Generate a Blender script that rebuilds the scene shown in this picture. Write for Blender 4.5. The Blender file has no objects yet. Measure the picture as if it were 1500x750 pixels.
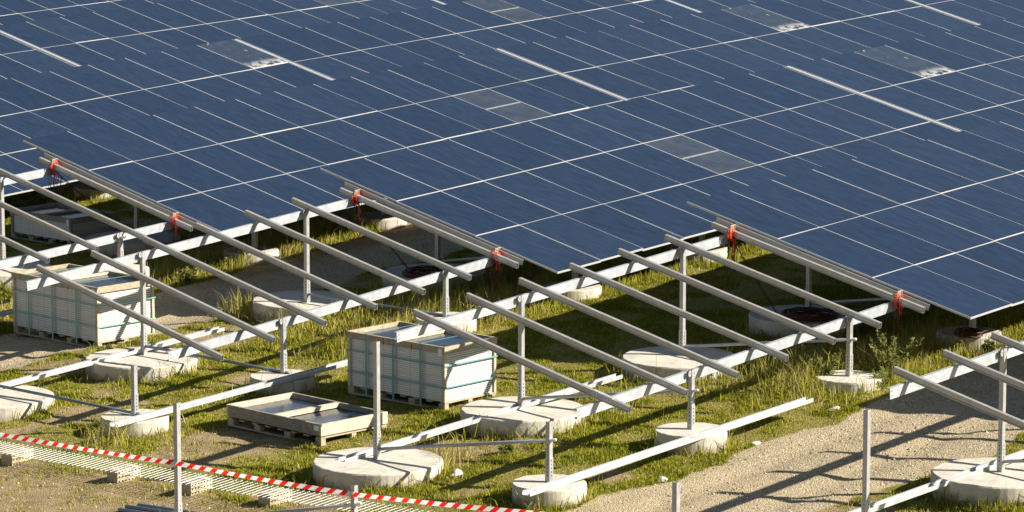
import bpy, math, random
import numpy as np
from mathutils import Vector, Matrix

S = 1.2                      # metres per survey unit
rng = np.random.default_rng(7)
random.seed(7)
scene = bpy.context.scene
COL = scene.collection
PI = math.pi

# ------------------------------------------------------------------ materials
def mat(name, color=(.5, .5, .5), rough=.6, metal=0., spec=.5):
    m = bpy.data.materials.new(name); m.use_nodes = True
    b = m.node_tree.nodes['Principled BSDF']
    b.inputs['Base Color'].default_value = (*color, 1)
    b.inputs['Roughness'].default_value = rough
    b.inputs['Metallic'].default_value = metal
    b.inputs['Specular IOR Level'].default_value = spec
    return m

class NT:
    """tiny helper for node trees"""
    def __init__(s, m): s.t = m.node_tree; s.b = s.t.nodes['Principled BSDF']
    def n(s, kind, **kw):
        x = s.t.nodes.new(kind)
        for k, v in kw.items():
            if k.startswith('i_'):
                x.inputs[k[2:].replace('_', ' ')].default_value = v
            else: setattr(x, k, v)
        return x
    def l(s, a, b): s.t.links.new(a, b)
    def coord(s, out='Object', scale=(1, 1, 1)):
        c = s.n('ShaderNodeTexCoord'); mp = s.n('ShaderNodeMapping')
        mp.inputs['Scale'].default_value = scale
        s.l(c.outputs[out], mp.inputs[0]); return mp.outputs[0]
    def noise(s, vec, scale, detail=4, rough=.55):
        x = s.n('ShaderNodeTexNoise'); x.inputs['Scale'].default_value = scale
        x.inputs['Detail'].default_value = detail; x.inputs['Roughness'].default_value = rough
        s.l(vec, x.inputs['Vector']); return x.outputs['Fac']
    def ramp(s, fac, stops):
        r = s.n('ShaderNodeValToRGB'); e = r.color_ramp.elements
        while len(e) < len(stops): e.new(.5)
        for el, (p, c) in zip(e, stops):
            el.position = p; el.color = (*c, 1) if len(c) == 3 else c
        s.l(fac, r.inputs[0]); return r.outputs[0]
    def mix(s, fac, a, b, mode='MIX'):
        x = s.n('ShaderNodeMix', data_type='RGBA', blend_type=mode)
        for sock, v in ((x.inputs[0], fac), (x.inputs[6], a), (x.inputs[7], b)):
            if hasattr(v, 'links'): s.l(v, sock)
            elif isinstance(v, tuple): sock.default_value = (*v, 1)
            else: sock.default_value = v
        return x.outputs[2]
    def math(s, op, a, b=0.):
        x = s.n('ShaderNodeMath', operation=op)
        for sock, v in ((x.inputs[0], a), (x.inputs[1], b)):
            if hasattr(v, 'links'): s.l(v, sock)
            else: sock.default_value = v
        return x.outputs[0]
    def bump(s, h, strength=.3, dist=.01):
        x = s.n('ShaderNodeBump'); x.inputs['Strength'].default_value = strength
        x.inputs['Distance'].default_value = dist
        s.l(h, x.inputs['Height']); s.l(x.outputs[0], s.b.inputs['Normal'])

def galv(name, base, metal, rough):
    m = mat(name, base, rough, metal); t = NT(m)
    v = t.coord('Object')
    f = t.noise(v, 9, 5, .6)
    lo = tuple(c * .82 for c in base); hi = tuple(min(1, c * 1.08) for c in base)
    c = t.ramp(f, [(.3, lo), (.7, hi)])
    fine = t.noise(v, 60, 2, .5)
    c2 = t.mix(t.math('MULTIPLY', fine, .25), c, tuple(x * .75 for x in base))
    t.l(c2, t.b.inputs['Base Color'])
    r = t.n('ShaderNodeMapRange'); t.l(f, r.inputs[0])
    r.inputs[3].default_value = rough - .1; r.inputs[4].default_value = rough + .12
    t.l(r.outputs[0], t.b.inputs['Roughness'])
    return m

M_RAIL = galv('rail_aluminium', (.43, .42, .40), .4, .38)
M_PURL = galv('galvanised_purlin', (.47, .49, .505), .3, .45)
M_POST = galv('galvanised_post', (.44, .435, .42), .4, .45)
M_BEAM = galv('new_galvanised_beam', (.52, .53, .53), .25, .42)
M_TUBE = galv('brace_tube', (.42, .42, .41), .4, .45)
M_PIPE = galv('dark_pipe', (.20, .23, .27), .5, .4)
M_FRAME = mat('module_frame_aluminium', (.54, .54, .52), .45, .15)
M_EDGE = mat('dark_top_edge', (.018, .026, .055), .35)  # dark tone of the upper bar on the top module row
M_STRIP = mat('joint_cover_zinc', (.46, .47, .49), .5, .2)
M_HOLE = mat('hole_dark', (.02, .02, .02), .8)
M_WIRE = mat('mesh_wire_zinc', (.40, .405, .40), .45, .3)
M_LABEL = mat('paper_label', (.78, .79, .78), .6)
M_DARKTAG = mat('strap_buckle', (.03, .03, .03), .5)

def glass_mat(name, dust=0, film=False):
    m = mat(name, (.010, .021, .062), .16, 0, .5); t = NT(m)
    v = t.coord('Object')
    oi = t.n('ShaderNodeObjectInfo')
    # streaky deposition bands along the length of the module, a little different on each one
    add = t.n('ShaderNodeVectorMath', operation='ADD')
    cmb = t.n('ShaderNodeCombineXYZ'); t.l(t.math('MULTIPLY', oi.outputs['Random'], 60), cmb.inputs[0])
    t.l(t.math('MULTIPLY', oi.outputs['Random'], 37), cmb.inputs[1])
    t.l(v, add.inputs[0]); t.l(cmb.outputs[0], add.inputs[1])
    mp = t.n('ShaderNodeMapping'); mp.inputs['Scale'].default_value = (16, 1.0, 1); mp.inputs['Rotation'].default_value = (0, 0, .12); t.l(add.outputs[0], mp.inputs[0])
    st = t.noise(mp.outputs[0], 1.7, 8, .75)
    big = t.noise(add.outputs[0], .8, 3, .5)
    c = t.ramp(st, [(.32, (.005, .0085, .016)), (.5, (.0135, .0245, .050)), (.68, (.026, .043, .079))])
    var = t.ramp(oi.outputs['Random'], [(0, (.84, .86, .89)), (.5, (1, 1, 1)), (1, (1.16, 1.14, 1.10))])
    c = t.mix(1., c, var, 'MULTIPLY')
    c = t.mix(t.math('MULTIPLY', big, .18), c, (.035, .050, .09))
    if dust:
        w = t.noise(v, 2.2, 6, .65); fine = t.noise(v, 40, 3, .7)
        d = t.math('MULTIPLY', t.ramp(w, [(.30, (.15,)*3), (.75, (1,)*3)]), dust)
        d = t.math('MULTIPLY', d, t.math('ADD', fine, .45))
        c = t.mix(d, c, (.30, .30, .26))
    if film:
        # dried splashes and a torn residue of film along the lower edge
        sep = t.n('ShaderNodeSeparateXYZ'); t.l(v, sep.inputs[0])
        f = t.noise(v, 5.2, 5, .6)
        low = t.n('ShaderNodeMapRange'); t.l(sep.outputs[1], low.inputs[0])
        low.inputs[1].default_value = -1.5; low.inputs[2].default_value = -1.9
        fl = t.math('MULTIPLY', t.ramp(f, [(.40, (0, 0, 0)), (.55, (1, 1, 1))]), low.outputs[0])
        spots = t.ramp(t.noise(v, 4.3, 2, .4), [(.70, (0, 0, 0)), (.76, (.8, .8, .8))])
        d2 = t.math('MINIMUM', t.math('ADD', fl, spots), .75)
        c = t.mix(d2, c, (.50, .50, .46))
        rr = t.n('ShaderNodeMapRange'); t.l(d2, rr.inputs[0]); rr.inputs[3].default_value = .2; rr.inputs[4].default_value = .8
        t.l(rr.outputs[0], t.b.inputs['Roughness'])
    t.l(c, t.b.inputs['Base Color'])
    t.b.inputs['IOR'].default_value = 1.47
    if dust: t.b.inputs['Roughness'].default_value = .42
    return m
M_GLASS = glass_mat('thin_film_glass')
M_GDUST = glass_mat('thin_film_glass_dusty', .14)
M_GFILM = glass_mat('thin_film_glass_residue', .12, True)

def concrete(name, base):
    m = mat(name, base, .9, 0, .3); t = NT(m); v = t.coord('Object')
    a = t.noise(v, 2.2, 6, .6); b = t.noise(v, 24, 4, .7); p = t.n('ShaderNodeTexVoronoi'); p.inputs['Scale'].default_value = 26
    t.l(v, p.inputs['Vector'])
    c = t.ramp(a, [(.3, tuple(x * .78 for x in base)), (.5, base), (.72, tuple(min(1, x * 1.12) for x in base))])
    c = t.mix(t.math('MULTIPLY', t.ramp(b, [(.35, (0,)*3), (.8, (1,)*3)]), .35), c, tuple(x * .6 for x in base))
    pit = t.ramp(p.outputs['Distance'], [(.05, (1,)*3), (.14, (0,)*3)])
    c = t.mix(t.math('MULTIPLY', pit, .45), c, tuple(x * .45 for x in base))
    # rusty / earthy runs on some faces
    s2 = t.noise(t.coord('Object', (1, 1, .35)), 3.4, 4, .6)
    c = t.mix(t.math('MULTIPLY', t.ramp(s2, [(.56, (0,)*3), (.72, (1,)*3)]), .35), c, (.26, .19, .11))
    # soil splashed up from the ground, ragged along its upper edge
    sp = t.n('ShaderNodeSeparateXYZ'); t.l(v, sp.inputs[0])
    mr = t.n('ShaderNodeMapRange'); t.l(t.math('ADD', sp.outputs[2], t.math('MULTIPLY', t.math('SUBTRACT', t.noise(v, 6, 5, .7), .5), .30)), mr.inputs[0])
    mr.inputs[1].default_value = -.13; mr.inputs[2].default_value = -.24
    c = t.mix(t.math('MULTIPLY', mr.outputs[0], .62), c, (.20, .155, .085))
    t.l(c, t.b.inputs['Base Color'])
    h = t.math('SUBTRACT', t.math('MULTIPLY', b, .6), pit)
    t.bump(h, .5, .012)
    return m
M_CONC = concrete('footing_concrete', (.55, .505, .42))
M_BRICK = concrete('hollow_block_clay', (.46, .38, .24))
M_STONE = concrete('loose_rubble', (.55, .53, .48))

def wood(name, base, dark):
    m = mat(name, base, .8, 0, .25); t = NT(m)
    oi = t.n('ShaderNodeObjectInfo')
    v = t.coord('Object')
    mp = t.n('ShaderNodeMapping'); mp.inputs['Scale'].default_value = (3, 3, 14); t.l(v, mp.inputs[0])
    g = t.noise(mp.outputs[0], 3, 5, .65); k = t.noise(v, 7, 3, .6)
    c = t.ramp(g, [(.3, dark), (.62, base)])
    c = t.mix(t.math('MULTIPLY', t.ramp(k, [(.5, (0,)*3), (.75, (1,)*3)]), .5), c, tuple(x * .7 for x in dark))
    t.l(c, t.b.inputs['Base Color']); t.bump(g, .25, .004)
    return m
M_WOOD = wood('weathered_pallet_wood', (.46, .39, .27), (.26, .21, .14))
M_WOODNEW_LIT = wood('pale_and_lit_timber', (.60, .53, .40), (.40, .33, .22))  # pale timber; also the lit tone on the open pallet's rim
M_WOODOLD_SHADED = wood('old_and_shaded_timber', (.34, .305, .24), (.17, .15, .11))  # old timber; also the shaded tone on the open pallet's rim
M_STACK = mat('stacked_module_frames', (.70, .69, .64), .5, .15)
M_SHADOWGAP = mat('layer_gap_shade', (.38, .37, .33), .7)  # darker filler colour stands for the shade between stacked layers
_t = NT(M_STACK); _v = _t.coord('Object', (1, 1, 26.)); _f = _t.noise(_v, 1.3, 3, .6)
_t.l(_t.ramp(_f, [(.3, (.58, .58, .565)), (.7, (.72, .72, .70))]), _t.b.inputs['Base Color'])
M_STRAPG = mat('green_strap', (.20, .42, .30), .5)
M_STRAPB = mat('teal_strap', (.14, .30, .31), .5)
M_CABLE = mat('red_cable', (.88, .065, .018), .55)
M_CABLE_SHADED = mat('shaded_red_cable', (.075, .016, .010), .6)  # red cable with the shade under the tables put into its colour
M_TIE = mat('pale_rope', (.42, .34, .22), .8)

def soft_leaf(name, ramp_stops, trans=.35):
    m = bpy.data.materials.new(name); m.use_nodes = True
    nt = m.node_tree; nt.nodes.clear()
    out = nt.nodes.new('ShaderNodeOutputMaterial'); d = nt.nodes.new('ShaderNodeBsdfDiffuse'); tr = nt.nodes.new('ShaderNodeBsdfTranslucent')
    mx = nt.nodes.new('ShaderNodeMixShader'); mx.inputs[0].default_value = trans
    at = nt.nodes.new('ShaderNodeAttribute'); at.attribute_name = 'tint'
    r = nt.nodes.new('ShaderNodeValToRGB'); e = r.color_ramp.elements
    while len(e) < len(ramp_stops): e.new(.5)
    for el, (p, c) in zip(e, ramp_stops): el.position = p; el.color = (*c, 1)
    nt.links.new(at.outputs['Fac'], r.inputs[0])
    nt.links.new(r.outputs[0], d.inputs[0]); nt.links.new(r.outputs[0], tr.inputs[0])
    # blades in a sward share light like the sward's surface: lean the shading normal towards the sky
    ge = nt.nodes.new('ShaderNodeNewGeometry'); vm = nt.nodes.new('ShaderNodeVectorMath'); vm.operation = 'MULTIPLY_ADD'
    vm.inputs[1].default_value = (.45, .45, .45); vm.inputs[2].default_value = (0, 0, .75)
    nv = nt.nodes.new('ShaderNodeVectorMath'); nv.operation = 'NORMALIZE'
    nt.links.new(ge.outputs['Normal'], vm.inputs[0]); nt.links.new(vm.outputs[0], nv.inputs[0]); nt.links.new(nv.outputs[0], d.inputs['Normal'])
    nt.links.new(d.outputs[0], mx.inputs[1]); nt.links.new(tr.outputs[0], mx.inputs[2]); nt.links.new(mx.outputs[0], out.inputs[0])
    return m
M_GRASS = soft_leaf('grass_blades', [(0, (.095, .125, .010)), (.35, (.26, .275, .020)), (.65, (.41, .37, .050)), (.86, (.54, .44, .14)), (1, (.64, .54, .28))])
M_WEED = soft_leaf('weed_leaves', [(0, (.07, .10, .018)), (.5, (.20, .22, .045)), (.85, (.34, .33, .11)), (1, (.54, .46, .23))])

# ------------------------------------------------------------------ mesh builder
class MB:
    def __init__(s): s.v = []; s.f = []; s.mi = []
    def add(s, verts, faces, mi=0):
        o = len(s.v); s.v += [tuple(p) for p in verts]
        s.f += [tuple(i + o for i in f) for f in faces]; s.mi += [mi] * len(faces)
    def box(s, lo, hi, mi=0, R=None, o=None):
        x0, y0, z0 = lo; x1, y1, z1 = hi
        P = [(x0,y0,z0),(x1,y0,z0),(x1,y1,z0),(x0,y1,z0),(x0,y0,z1),(x1,y0,z1),(x1,y1,z1),(x0,y1,z1)]
        if R is not None: P = [R @ Vector(p) for p in P]
        if o is not None: P = [Vector(p) + o for p in P]
        s.add(P, [(3,2,1,0),(4,5,6,7),(0,1,5,4),(1,2,6,5),(2,3,7,6),(3,0,4,7)], mi)
    def extrude(s, prof, a, b, side, up, mi=0, caps=True):
        """closed 2-D profile (side, up) swept from a to b"""
        a = Vector(a); b = Vector(b); side = Vector(side); up = Vector(up); n = len(prof)
        P = [a + side * x + up * y for x, y in prof] + [b + side * x + up * y for x, y in prof]
        F = [(i, (i + 1) % n, n + (i + 1) % n, n + i) for i in range(n)]
        if caps: F += [tuple(range(n - 1, -1, -1)), tuple(range(n, 2 * n))]
        s.add(P, F, mi)
    def tube(s, pts, r, n=8, mi=0, caps=True):
        pts = [Vector(p) for p in pts]; rings = []; prev = None
        for i, p in enumerate(pts):
            d = (pts[min(i + 1, len(pts) - 1)] - pts[max(i - 1, 0)]).normalized()
            if prev is None:
                q = d.cross(Vector((0, 0, 1)))
                if q.length < 1e-3: q = d.cross(Vector((1, 0, 0)))
            else: q = prev - d * prev.dot(d)
            q.normalize(); prev = q; w = d.cross(q)
            rr = r[i] if isinstance(r, (list, tuple)) else r
            rings.append([p + (q * math.cos(2*PI*k/n) + w * math.sin(2*PI*k/n)) * rr for k in range(n)])
        V = [v for g in rings for v in g]
        F = [(i*n+k, i*n+(k+1) % n, (i+1)*n+(k+1) % n, (i+1)*n+k) for i in range(len(pts)-1) for k in range(n)]
        if caps: F += [tuple(range(n-1, -1, -1)), tuple((len(pts)-1)*n + k for k in range(n))]
        s.add(V, F, mi)
    def build(s, name, mats, parent=None, loc=(0, 0, 0), smooth=False, bevel=0.):
        me = bpy.data.meshes.new(name); me.from_pydata(s.v, [], s.f)
        for m in (mats if isinstance(mats, (list, tuple)) else [mats]): me.materials.append(m)
        me.polygons.foreach_set('material_index', s.mi)
        if smooth: me.polygons.foreach_set('use_smooth', [True] * len(me.polygons))
        me.update()
        return link(name, me, parent, loc)

def link(name, me, parent=None, loc=(0, 0, 0), mtx=None):
    o = bpy.data.objects.new(name, me); COL.objects.link(o); o.parent = parent
    if mtx is not None: o.matrix_basis = mtx
    else: o.location = loc
    return o
def tag(o, label=None, cat=None, group=None, kind=None):
    if label: o['label'] = label
    if cat: o['category'] = cat
    if group: o['group'] = group
    if kind: o['kind'] = kind
    return o
def thing(name, label, cat, loc=(0, 0, 0), group=None, rz=0.):
    o = bpy.data.objects.new(name, None); COL.objects.link(o); o.location = loc; o.rotation_euler = (0, 0, rz)
    o.empty_display_size = .2
    return tag(o, label, cat, group)

# ------------------------------------------------------------------ value noise (numpy)
def vnoise(x, y, seed=0):
    xi = np.floor(x).astype(np.int64); yi = np.floor(y).astype(np.int64); xf = x - xi; yf = y - yi
    def h(a, b):
        n = (a * 374761393 + b * 668265263 + seed * 974711) & 0x7fffffff
        n = ((n ^ (n >> 13)) * 1274126177) & 0x7fffffff
        return ((n ^ (n >> 16)) & 0xffff) / 65535.
    u = xf * xf * (3 - 2 * xf); v = yf * yf * (3 - 2 * yf)
    return (h(xi, yi) * (1 - u) + h(xi + 1, yi) * u) * (1 - v) + (h(xi, yi + 1) * (1 - u) + h(xi + 1, yi + 1) * u) * v
def fbm(x, y, o=4, seed=0):
    s = 0; a = .5; t = 0
    for i in range(o): s = s + a * vnoise(x * 2**i, y * 2**i, seed + i); t += a; a *= .5
    return s / t
def sstep(a, b, x):
    t = np.clip((x - a) / (b - a), 0, 1); return t * t * (3 - 2 * t)

# ------------------------------------------------------------------ terrain
GX, GY = .0665, -.0272
def plane(x, y):            # survey units: level of the footing tops
    x = np.asarray(x, float); y = np.asarray(y, float)
    xc = np.clip(x, -40, 6) * GX + np.clip(x - 6, 0, 70) * .040
    return xc + GY * np.clip(y, -40, 70)
def roadmask(x, y):         # survey units
    w = (fbm(x * .9, y * .9, 4, 11) - .5)
    a = sstep(-4.15, -4.6, y + w * .9) * sstep(-7.2, -6.7, y + w * 1.0)
    b = sstep(10.35, 9.9, y + w * .8) * sstep(7.6, 8.3, y + w * 1.4 + np.clip(x + 1, -9, 0) * .03)
    return np.maximum(a, b)
def groundz(x, y):
    z = plane(x, y) - .215
    n = (fbm(x * .35, y * .35, 3, 3) - .5) * .10 + (fbm(x * 1.7, y * 1.7, 3, 5) - .5) * .05
    fine = (fbm(x * 7, y * 7, 2, 9) - .5) * .018
    r = roadmask(x, y)
    # soil banked up around the uphill footings
    z = z + .12 * np.exp(-((x + .9) / 1.3) ** 2 - ((y - 5.0) / 1.7) ** 2) + .07 * np.exp(-((x + 1.1) / 1.0) ** 2 - ((y + 3.5) / .7) ** 2)
    # wheel ruts pressed into the tracks
    c = np.where(y < 2, -5.6, 9.15)
    rut = -.03 * (np.exp(-((y - c - .62) / .22) ** 2) + np.exp(-((y - c + .62) / .22) ** 2))
    tread = np.sin((x + np.abs(y - c - np.sign(y - c) * .62) * 1.4) * 2 * PI / .17) * .007 * np.exp(-((np.abs(y - c) - .62) / .20) ** 4)
    return z + n * (1 - .7 * r) + fine * (1 - .3 * r) + (rut + tread) * r
def G(x, y, dz=0.): return float(groundz(np.array([x]), np.array([y]))[0]) + dz
def W(x, y, z): return Vector((x * S, y * S, z * S))
def WG(x, y, dz=0.): return W(x, y, G(x, y, dz))

# ------------------------------------------------------------------ camera
YAW, PITCH, ROLL = .8644, -.1599, -.001
cam = bpy.data.objects.new('camera', bpy.data.cameras.new('camera')); COL.objects.link(cam); scene.camera = cam
fwd = Vector((math.sin(YAW) * math.cos(PITCH), math.cos(YAW) * math.cos(PITCH), math.sin(PITCH)))
right = fwd.cross(Vector((0, 0, 1))).normalized(); upv = right.cross(fwd)
Rm = Matrix((right, upv, -fwd)).transposed().to_4x4()
CAMP = W(-39.7501, -30.7014, 9.1555)
cam.matrix_world = Matrix.Translation(CAMP) @ Rm
cam.data.sensor_width = 36; cam.data.lens = 5291.88 / 1500 * 36
cam.data.clip_start = 1; cam.data.clip_end = 5000
def infront(P, m=1.12):     # used only to skip ground cover far outside the view
    d = P - np.array(CAMP); z = d @ np.array(fwd)
    px = d @ np.array(right) / z * 5291.88; py = d @ np.array(upv) / z * 5291.88
    return (np.abs(px) < 750 * m) & (np.abs(py) < 375 * m + 30)

# ------------------------------------------------------------------ ground mesh
def make_ground():
    fx = np.arange(-13.5, 9.01, .095); fy = np.arange(-10, 20.01, .105)
    xs = np.concatenate([[-420, -250, -130, -70, -45, -30, -22, -17], fx, [11, 14, 18, 24, 32, 45, 70, 120, 220, 420]])
    ys = np.concatenate([[-420, -220, -120, -60, -35, -22, -15], fy, [22, 26, 32, 40, 50, 65, 90, 140, 240, 420]])
    X, Y = np.meshgrid(xs, ys); Z = groundz(X, Y)
    V = np.stack([X, Y, Z], -1).reshape(-1, 3) * S
    ny, nx = X.shape; idx = np.arange(nx * ny).reshape(ny, nx)
    F = np.stack([idx[:-1, :-1], idx[:-1, 1:], idx[1:, 1:], idx[1:, :-1]], -1).reshape(-1, 4)
    me = bpy.data.meshes.new('ground'); me.vertices.add(len(V)); me.vertices.foreach_set('co', V.ravel())
    me.loops.add(F.size); me.polygons.add(len(F)); me.loops.foreach_set('vertex_index', F.ravel().astype(np.int32))
    me.polygons.foreach_set('loop_start', np.arange(0, F.size, 4, dtype=np.int32))
    me.polygons.foreach_set('use_smooth', np.ones(len(F), bool))
    me.update(calc_edges=True); me.validate()
    for nm, val in (('road', roadmask(X, Y)), ('bare', bare(X, Y))):
        a = me.attributes.new(nm, 'FLOAT', 'POINT'); a.data.foreach_set('value', val.ravel().astype(np.float32))
    m = mat('site_ground', (.3, .2, .1), .95, 0, .15); t = NT(m); v = t.coord('Object')
    ar = t.n('ShaderNodeAttribute', attribute_name='road').outputs['Fac']; ab = t.n('ShaderNodeAttribute', attribute_name='bare').outputs['Fac']
    big = t.noise(v, .8, 5, .6); mid = t.noise(v, 4, 5, .65); fine = t.noise(v, 38, 4, .75)
    soil = t.ramp(mid, [(.3, (.20, .145, .075)), (.5, (.32, .235, .125)), (.75, (.42, .32, .185))])
    soil = t.mix(t.math('MULTIPLY', t.ramp(fine, [(.4, (0,)*3), (.72, (1,)*3)]), .55), soil, (.13, .095, .05))
    turf = t.ramp(t.noise(v, 24, 5, .75), [(.34, (.075, .070, .016)), (.5, (.21, .18, .042)), (.70, (.38, .30, .11))])
    vo = t.n('ShaderNodeTexVoronoi'); vo.inputs['Scale'].default_value = 46; t.l(v, vo.inputs['Vector'])
    grav = t.ramp(vo.outputs['Color'], [(0, (.19, .145, .085)), (.45, (.38, .305, .19)), (.8, (.52, .43, .29)), (1, (.74, .67, .53))])
    grav = t.mix(t.math('MULTIPLY', t.ramp(fine, [(.42, (0,)*3), (.75, (1,)*3)]), .5), grav, (.22, .165, .095))
    grav = t.mix(t.math('MULTIPLY', t.ramp(big, [(.42, (0,)*3), (.62, (1,)*3)]), .55), grav, (.46, .365, .225))
    c = t.mix(t.ramp(t.math('ADD', ab, t.math('MULTIPLY', t.math('SUBTRACT', mid, .5), .8)), [(.35, (0,)*3), (.6, (1,)*3)]), turf, soil)
    c = t.mix(t.ramp(t.math('ADD', ar, t.math('MULTIPLY', t.math('SUBTRACT', mid, .5), .5)), [(.4, (0,)*3), (.6, (1,)*3)]), c, grav)
    t.l(c, t.b.inputs['Base Color'])
    h = t.math('ADD', t.math('MULTIPLY', fine, .8), t.math('MULTIPLY', vo.outputs['Distance'], -.9))
    t.bump(h, .7, .02)
    me.materials.append(m)
    tag(link('ground', me), kind='structure')
def bare(x, y):             # patches where the turf is worn to soil (survey units)
    n = fbm(x * .8, y * .8, 4, 21)
    b = sstep(.52, .66, n) * (.75 - .55 * sstep(-6.5, -4.5, x) * sstep(7.5, 6.5, y))
    corner = sstep(-8.3, -9.6, x + (n - .5) * 1.6)                       # worn ground by the mesh
    pal = np.exp(-(((x + 7.2) / 1.3) ** 2 + ((y - 2.0) / 1.0) ** 2)) * 1.1  # in front of the pallet
    mid = np.exp(-(((x + 2.6) / 1.0) ** 2 + ((y - 6.9) / .9) ** 2)) * .9
    mid2 = np.exp(-(((x + 4.1) / .9) ** 2 + ((y - 4.3) / .5) ** 2)) * .9
    lush = np.exp(-((y + 3.6) / .55) ** 2) * sstep(-4.6, -3, x) + np.exp(-((y - 4.1) / .6) ** 2) * sstep(-4, -2, x)
    return np.clip(np.maximum.reduce([b, corner * (.45 + n * .75), pal, mid, mid2]) - .6 * lush, 0, 1)
make_ground()

# ------------------------------------------------------------------ grass and stones
FOOT = []                    # (x, y, r) of every footing, so nothing grows through the concrete
BOXES = []                   # (x, y, r) of crates
def blades(P, h, w, tint, name, material, lean=.35, seed=1, segs=2):
    r = np.random.default_rng(seed); n = len(P)
    az = r.uniform(0, 2*PI, n); fc = r.uniform(0, 2*PI, n); ln = np.abs(r.normal(0, lean, n)) * h * np.where(h > .11, 1.35, 1)
    d = np.stack([np.cos(az), np.sin(az), np.zeros(n)], 1); s_ = np.stack([np.cos(fc), np.sin(fc), np.zeros(n)], 1) * w[:, None]
    up = np.zeros((n, 3)); up[:, 2] = 1
    m1 = P + up * (h * .55)[:, None] + d * (ln * .3)[:, None]
    tip = P + up * (h * (1 - np.clip(ln / h, 0, 1) * .3))[:, None] + d * ln[:, None]
    V = np.stack([P - s_, P + s_, m1 - s_ * .75, m1 + s_ * .75, tip], 1).reshape(-1, 3)
    b = np.arange(n) * 5
    loops = np.stack([b, b+1, b+3, b+2, b+2, b+3, b+4], 1).ravel().astype(np.int32)
    st = np.stack([np.arange(n) * 7, np.arange(n) * 7 + 4], 1).ravel().astype(np.int32)
    me = bpy.data.meshes.new(name); me.vertices.add(len(V)); me.vertices.foreach_set('co', V.ravel())
    me.loops.add(len(loops)); me.polygons.add(len(st)); me.loops.foreach_set('vertex_index', loops); me.polygons.foreach_set('loop_start', st)
    me.update(calc_edges=True)
    a = me.attributes.new('tint', 'FLOAT', 'POINT'); a.data.foreach_set('value', np.repeat(np.clip(tint, 0, 1), 5).astype(np.float32))
    me.materials.append(material)
    return me
def clear_of_things(x, y, pad=0.):
    ok = np.ones(len(x), bool)
    for fx, fy, r in FOOT: ok &= (x - fx) ** 2 + (y - fy) ** 2 > (r + pad) ** 2
    for (cx, cy, hx, hy) in BOXES: ok &= ~((np.abs(x - cx) < hx) & (np.abs(y - cy) < hy))
    return ok
def lushness(x, y):
    l = np.zeros_like(x)
    for c, x0 in ((-3.55, -2.9), (3.9, -3.6), (10.6, -3.5)):
        l = np.maximum(l, np.exp(-((y - c - .15) / .62) ** 2) * sstep(x0, x0 + 1.6, x))
    l = np.maximum(l, .55 * np.exp(-((y - 5.6) / .45) ** 2) * sstep(-3.6, -2, x))
    for fx, fy, r in FOOT:
        d = np.sqrt((x - fx) ** 2 + (y - fy) ** 2)
        l = np.maximum(l, .6 * np.exp(-np.clip(d - r, 0, 9) / .10))
    return l
def make_grass():
    n = 2600000
    x = rng.uniform(-12.5, 9, n); y = rng.uniform(-9.5, 20, n)
    P = np.stack([x, y, groundz(x, y)], 1) * S
    k = infront(P) & clear_of_things(x, y)
    x, y, P = x[k], y[k], P[k]
    rd = roadmask(x, y); br = bare(x, y); lu = lushness(x, y)
    cl = fbm(x * 2.6, y * 2.6, 4, 31)
    pr = np.clip((1 - sstep(.25, .6, rd)) * (1 - .9 * sstep(.3, .75, br)) * (.22 + .9 * sstep(.34, .60, cl)) + lu * .7 * (1 - rd), 0, 1)
    pr = np.maximum(pr, .02)
    k = rng.random(len(x)) < pr
    x, y, P, lu, cl, rd = x[k], y[k], P[k], lu[k], cl[k], rd[k]
    m = len(x)
    h = (.018 + .042 * rng.random(m) ** 1.6) * (.6 + .9 * sstep(.4, .65, cl)) * (1 - .5 * sstep(.2, .6, rd))
    tall = rng.random(m) < lu * .24
    h = np.where(tall, rng.uniform(.08, .34, m), h * (1 + .9 * lu))
    w = np.where(tall, .0068, .0060) * rng.uniform(.7, 1.4, m)
    tint = .44 + rng.normal(0, .17, m) + (.5 - cl) * .55 + .35 * (rng.random(m) < .13) + .18 * bare(x, y) + np.where(tall, .10, 0)
    me = blades(P, h, w, tint, 'grass', M_GRASS, .55, 3)
    tag(link('grass', me), kind='stuff')
    # straw-coloured seed stalks among the tall grass
    n = 120000
    x = rng.uniform(-6, 6, n); y = rng.uniform(-5, 13, n); lu = lushness(x, y)
    P = np.stack([x, y, groundz(x, y)], 1) * S
    k = infront(P) & clear_of_things(x, y) & (rng.random(n) < lu ** 2 * .55) & (roadmask(x, y) < .4)
    P = P[k]
    # wispy tussocks where the mower does not reach: against footings and under the low edge of the tables
    TUS = [(-.14, 3.76), (.03, 3.38), (-.2, 4.9), (-.75, 4.03), (-1.06, -2.3), (-.7, -2.5), (-1.12, 7.7), (-1.35, 7.35), (-.4, -3.95), (.75, -3.6), (1.3, -3.75), (-3.35, -1.6), (-2.1, -2.2),
           (4.3, 17.6), (.67, 10.6), (-1.75, -3.0), (-.2, -2.9), (-6.6, -1.35), (-8.1, 3.3), (1.5, 10.3), (2.6, 10.4)]
    extra = []
    for tx, ty in TUS:
        q = 110; ax = tx + rng.normal(0, .20, q); ay = ty + rng.normal(0, .13, q); o = clear_of_things(ax, ay)
        extra.append((np.stack([ax, ay, groundz(ax, ay)], 1) * S)[o])
    P = np.concatenate([P] + extra); m = len(P)
    me = blades(P, rng.uniform(.22, .68, m), np.full(m, .0052), rng.uniform(.45, 1, m), 'dry_grass', M_GRASS, .42, 5)
    tag(link('dry_grass', me), kind='stuff')
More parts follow.
